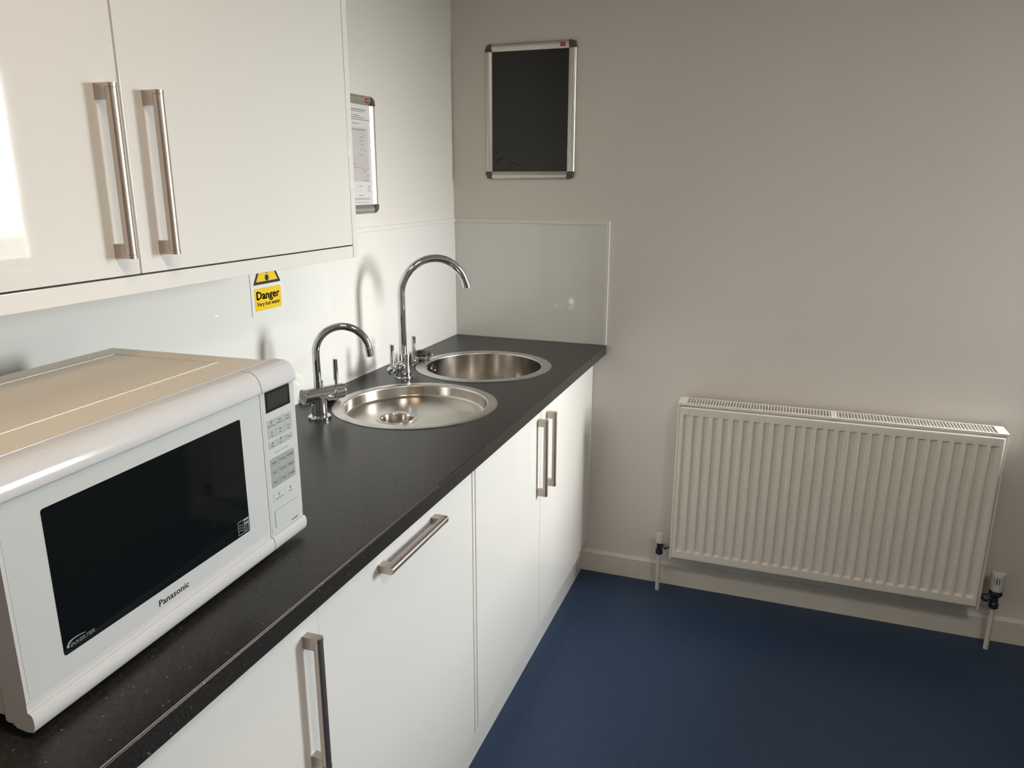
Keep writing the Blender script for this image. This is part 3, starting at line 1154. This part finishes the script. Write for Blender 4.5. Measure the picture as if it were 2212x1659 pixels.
# print on the notice: pale picture and rows of small grey lines
def sheet_rects(name, m, rects, y):
    b = bmesh.new()
    for x0, x1, z0, z1 in rects:
        add_box(b, x0, x1, y - .0001, y, z0, z1)
    return obj(name, b, m, fr2, 0, local=True)
sheet_rects('printed_picture', PICG, [(.040, .203, .165, .243)], -.0052)
sheet_rects('printed_picture', PICP, [(.040, .203, .092, .165)], -.0052)
LN = []
zz = .293
for wd, h in ((.155, .0028), (.145, .0020), (0, 0), (.120, .0020), (.150, .0020), (.190, .0020), (0, 0), (.115, .0018), (0, 0), (0, 0), (.150, .0022)):
    if wd:
        LN.append((.040, .040 + wd, zz - h, zz))
    zz -= .0055
for x0, x1, z_ in ((.158, .176, .216), (.156, .178, .206), (.162, .175, .194), (.160, .172, .181), (.178, .186, .178), (.150, .162, .166), (.164, .174, .168), (.195, .202, .130), (.188, .203, .108), (.170, .203, .094), (.045, .08, .2), (.06, .09, .12), (.10, .13, .14),
                     (.140, .162, .0780), (.190, .203, .0785), (.190, .203, .0740), (.190, .203, .0680), (.190, .203, .0640), (.140, .166, .0520), (.04, .20, .0440), (.04, .20, .0400), (.04, .196, .0320)):
    LN.append((x0, x1, z_, z_ + .0016))
sheet_rects('printed_lines', PRINT, LN, -.00535)['kind'] = 'stuff'
b = bmesh.new()
add_tube(b, [(.110, -.0053, .1345), (.160, -.0053, .1310), (.168, -.0053, .1290), (.171, -.0053, .1200), (.177, -.0053, .1185), (.182, -.0053, .1215), (.183, -.0053, .1280)], .0006, 6)
obj('printed_drawing', b, PRINT, fr2, 60, local=True)

# ------------------------------------------------------------------ radiator
RX0, RX1, RZ0, RZ1 = 0.8845, 1.8745, 0.160, 0.7500
RYF, RYB = -0.1170, -0.0280
rd = thing('radiator', 'long white panel radiator with vertical grooves on the end wall', 'radiator', ((RX0 + RX1) / 2, -.06, RZ0))
# pressed front panel: grooves are real relief
PX0, PX1, PZ0, PZ1 = RX0 + .0085, RX1 - .0085, RZ0 + .006, RZ1 - .0125
b = bmesh.new()
NG, PITCH, GX0 = 29, .03300, .9167
gz0, gz1 = .1975, .7075       # groove ends (centre of the sloped ends)
DEP = .0090
def prof_depth(x):
    k = (x - GX0) / PITCH
    i = round(k)
    if i < 0 or i > NG - 1:
        return 0.0
    d = abs(k - i) * PITCH
    if d <= .0072:
        return DEP
    if d >= .0122:
        return 0.0
    t = (d - .0072) / .005
    return DEP * (1 - t * t * (3 - 2 * t))
xs = [PX0, PX0 + .0012, PX0 + .0040]
for i in range(NG):
    c = GX0 + i * PITCH
    xs += [c - .0122, c - .0109, c - .0097, c - .0085, c - .0072, c + .0072, c + .0085, c + .0097, c + .0109, c + .0122]
xs += [PX1 - .0040, PX1 - .0012, PX1]
zs = [PZ0, PZ0 + .0012, PZ0 + .0040, gz0 - .004, gz0 - .002, gz0, gz0 + .002, gz0 + .004, gz1 - .004, gz1 - .002, gz1, gz1 + .002, gz1 + .004, PZ1 - .0040, PZ1 - .0012, PZ1]
def zfac(z):
    if z <= gz0 - .0039 or z >= gz1 + .0039:
        return 0.0
    if gz0 + .0039 <= z <= gz1 - .0039:
        return 1.0
    t = (z - gz0 + .004) / .008 if z < .5 else (gz1 + .004 - z) / .008
    return t * t * (3 - 2 * t)
def edge_drop(v, lo, hi):
    d = min(v - lo, hi - v)
    if d >= .0039:
        return 0
    t = 1 - d / .004
    return .004 * (1 - math.sqrt(max(0, 1 - t * t)))
V = [[b.verts.new((x, RYF + max(prof_depth(x) * zfac(z), 0) + max(edge_drop(x, PX0, PX1), edge_drop(z, PZ0, PZ1)), z)) for z in zs] for x in xs]
for i in range(len(xs) - 1):
    for j in range(len(zs) - 1):
        b.faces.new([V[i][j], V[i + 1][j], V[i + 1][j + 1], V[i][j + 1]])
# return edges
bt = [b.verts.new((x, RYF + .014, PZ0)) for x in xs]
tp = [b.verts.new((x, RYF + .014, PZ1)) for x in xs]
for i in range(len(xs) - 1):
    b.faces.new([V[i][0], bt[i], bt[i + 1], V[i + 1][0]])
    b.faces.new([V[i][-1], V[i + 1][-1], tp[i + 1], tp[i]])
ls = [b.verts.new((PX0, RYF + .014, z)) for z in zs]
rs = [b.verts.new((PX1, RYF + .014, z)) for z in zs]
for j in range(len(zs) - 1):
    b.faces.new([V[0][j], V[0][j + 1], ls[j + 1], ls[j]])
    b.faces.new([V[-1][j], rs[j], rs[j + 1], V[-1][j + 1]])
b.normal_update()
fpn = obj('front_panel', b, RAD, rd, 50)
b = box(PX0 + .004, PX1 - .004, RYB - .014, RYB, PZ0, PZ1 - .004, bev=.003)
obj('rear_panel', b, RAD, rd)
b = bmesh.new()
zf0, zf1 = RZ0 + .03, RZ1 - .040
nf = 90
for i in range(nf):
    x = PX0 + .02 + (PX1 - PX0 - .04) * i / (nf - 1)
    add_box(b, x - .0006, x + .0006, RYF + .015, RYB - .015, zf0, zf1)
obj('convector_fins', b, RADIN, rd, 0)
for s in (0, 1):
    x0 = RX0 if s == 0 else RX1 - .0075
    obj('side_cover', box(x0, x0 + .0075, RYF + .006, RYB, RZ0 - .0035, RZ1 - .004, bev=.0015), RAD, rd)
# top grille: frame lips and cross bars
b = bmesh.new()
gy0, gy1 = RYF + .0058, RYB + .002
GL, GR = RX0 + .028, RX1 - .028
zt = RZ1
add_box(b, RX0 - .001, RX1 + .001, gy0, gy0 + .0075, zt - .0085, zt, bev=.0012)
add_box(b, RX0 - .001, RX1 + .001, gy1 - .006, gy1, zt - .0085, zt, bev=.0012)
add_box(b, RX0 - .001, GL, gy0 + .006, gy1 - .005, zt - .0012, zt - .0001)
add_box(b, GR, RX1 + .001, gy0 + .006, gy1 - .005, zt - .0012, zt - .0001)
nb = 98
for i in range(1, nb):
    x = GL + (GR - GL) * i / nb
    hw_ = .0013 if i not in (49, 50) else .004
    add_box(b, x - hw_, x + hw_, gy0 + .006, gy1 - .005, zt - .0030, zt - .0003)
obj('top_grille', b, RAD, rd, 30)
for x in (RX0 + .2, RX1 - .2):
    obj('wall_bracket', box(x - .012, x + .012, RYB - .001, -.0005, RZ0 + .08, RZ1 - .08), RAD, rd)

# valves with pipes
def valve_left():
    x, y_ = .8415, -.0675
    t = thing('radiator_valve', 'lockshield valve with a plain cream cap and pipe at the radiator left end', 'valve', (x, y_, 0))
    obj('pipe', lathe([(0, .0002), (.0075, .0002), (.0075, .150), (0, .150)], (x, y_, 0), 20), PIPE, t)
    b = bmesh.new()
    add_lathe(b, [(0, .150), (.0128, .150), (.0135, .152), (.0135, .166), (.0125, .1685), (.0098, .170), (.0098, .196), (0, .196)], (x, y_, 0), 10)
    add_cyl(b, (x, y_, .183), (x + .016, y_, .183), .0065, 16)
    obj('valve_body', b, DKM, t, 30)
    b = bmesh.new()
    add_cyl(b, (x + .016, y_, .183), (x + .029, y_, .183), .0125, 6)
    add_cyl(b, (x + .029, y_, .183), (RX0 - .001, y_, .183), .0070, 16)
    obj('union_nut', b, CHROME, t, 20)
    obj('cap', lathe([(0, .1945), (.0120, .1945), (.0128, .197), (.0128, .2295), (.0118, .2310), (0, .2312)], (x, y_, 0), 28), VCAP, t)


def valve_right():
    x, y_ = 1.9235, -.0705
    t = thing('radiator_valve', 'thermostatic valve with a slotted white head at the radiator right end', 'valve', (x, y_, 0))
    obj('pipe', lathe([(0, .0002), (.0078, .0002), (.0078, .154), (0, .154)], (x, y_, 0), 20), PIPE, t)
    b = bmesh.new()
    add_lathe(b, [(0, .152), (.0135, .152), (.0145, .155), (.0145, .168), (.0110, .172), (.0110, .190), (.0150, .194), (.0195, .200), (.0195, .210), (.0165, .216), (0, .216)], (x, y_, 0), 12)
    add_cyl(b, (x, y_, .183), (x - .026, y_, .183), .0070, 16)
    obj('valve_body', b, DKM, t, 30)
    b = bmesh.new()
    add_cyl(b, (x - .018, y_, .183), (x - .033, y_, .183), .0130, 6)
    add_cyl(b, (x - .033, y_, .183), (RX1 + .001, y_, .183), .0070, 16)
    obj('union_nut', b, DKM, t, 20)
    # head: core, ring of ribs and a cap
    b = bmesh.new()
    add_lathe(b, [(0, .215), (.0185, .215), (.0200, .220), (.0205, .240), (.0205, .2405), (.0165, .2410), (.0165, .264), (.0212, .2645), (.0222, .270), (.0205, .2785), (.016, .2810), (0, .2815)], (x, y_, 0), 36)
    h = obj('thermostat_head', b, TRV, t, 40)
    obj('slotted_core', lathe([(.0160, .2400), (.0172, .2405), (.0172, .2648), (.0160, .2650)], (x, y_, 0), 36), DKM, h, 40)
    b = bmesh.new()
    for i in range(18):
        a = 2 * PI * i / 18
        q = bmesh.new()
        add_box(q, .0155, .0213, -.0020, .0020, .2395, .2655)
        q.transform(Matrix.Translation((x, y_, 0)) @ Matrix.Rotation(a, 4, 'Z'))
        join(b, q)
    obj('grip_ribs', b, TRV, h, 30)
    b = bmesh.new()
    add_box(b, x - .010, x + .012, y_ - .0006, y_ + .0006, .2813, .2818)
    obj('pointer_mark', b, DKM, h, 0)


valve_left()
valve_right()

# ------------------------------------------------------------------ ceiling lamps: the warm one and an added fill, both out of view
def ceiling_light(label, x, y, watts, col):
    t = thing('ceiling_light', label, 'lamp', (x, y, CEIL))
    obj('rim', lathe([(.20, -.0005), (.235, -.0005), (.235, -.04), (.225, -.046), (.205, -.040), (.20, -.036)], (x, y, CEIL), 48, close=True), LAMPW, t)
    dm = bpy.data.materials.new('lamp_diffuser')
    dm.use_nodes = True
    e = dm.node_tree.nodes['Principled BSDF']
    e.inputs['Base Color'].default_value = (.8, .8, .78, 1)
    e.inputs['Emission Color'].default_value = (*col, 1)
    e.inputs['Emission Strength'].default_value = watts / (PI * PI * .2 ** 2)
    obj('diffuser', lathe([(0, -.034), (.2, -.034), (.2, -.030), (0, -.030)], (x, y, CEIL), 48), dm, t, 30)


ceiling_light('round warm white ceiling light above the microwave', *LAMP, LAMP_W, LAMP_COL)
ceiling_light('added round fill light on the ceiling, brightening the radiator wall', *FILL, FILL_W, FILL_COL)
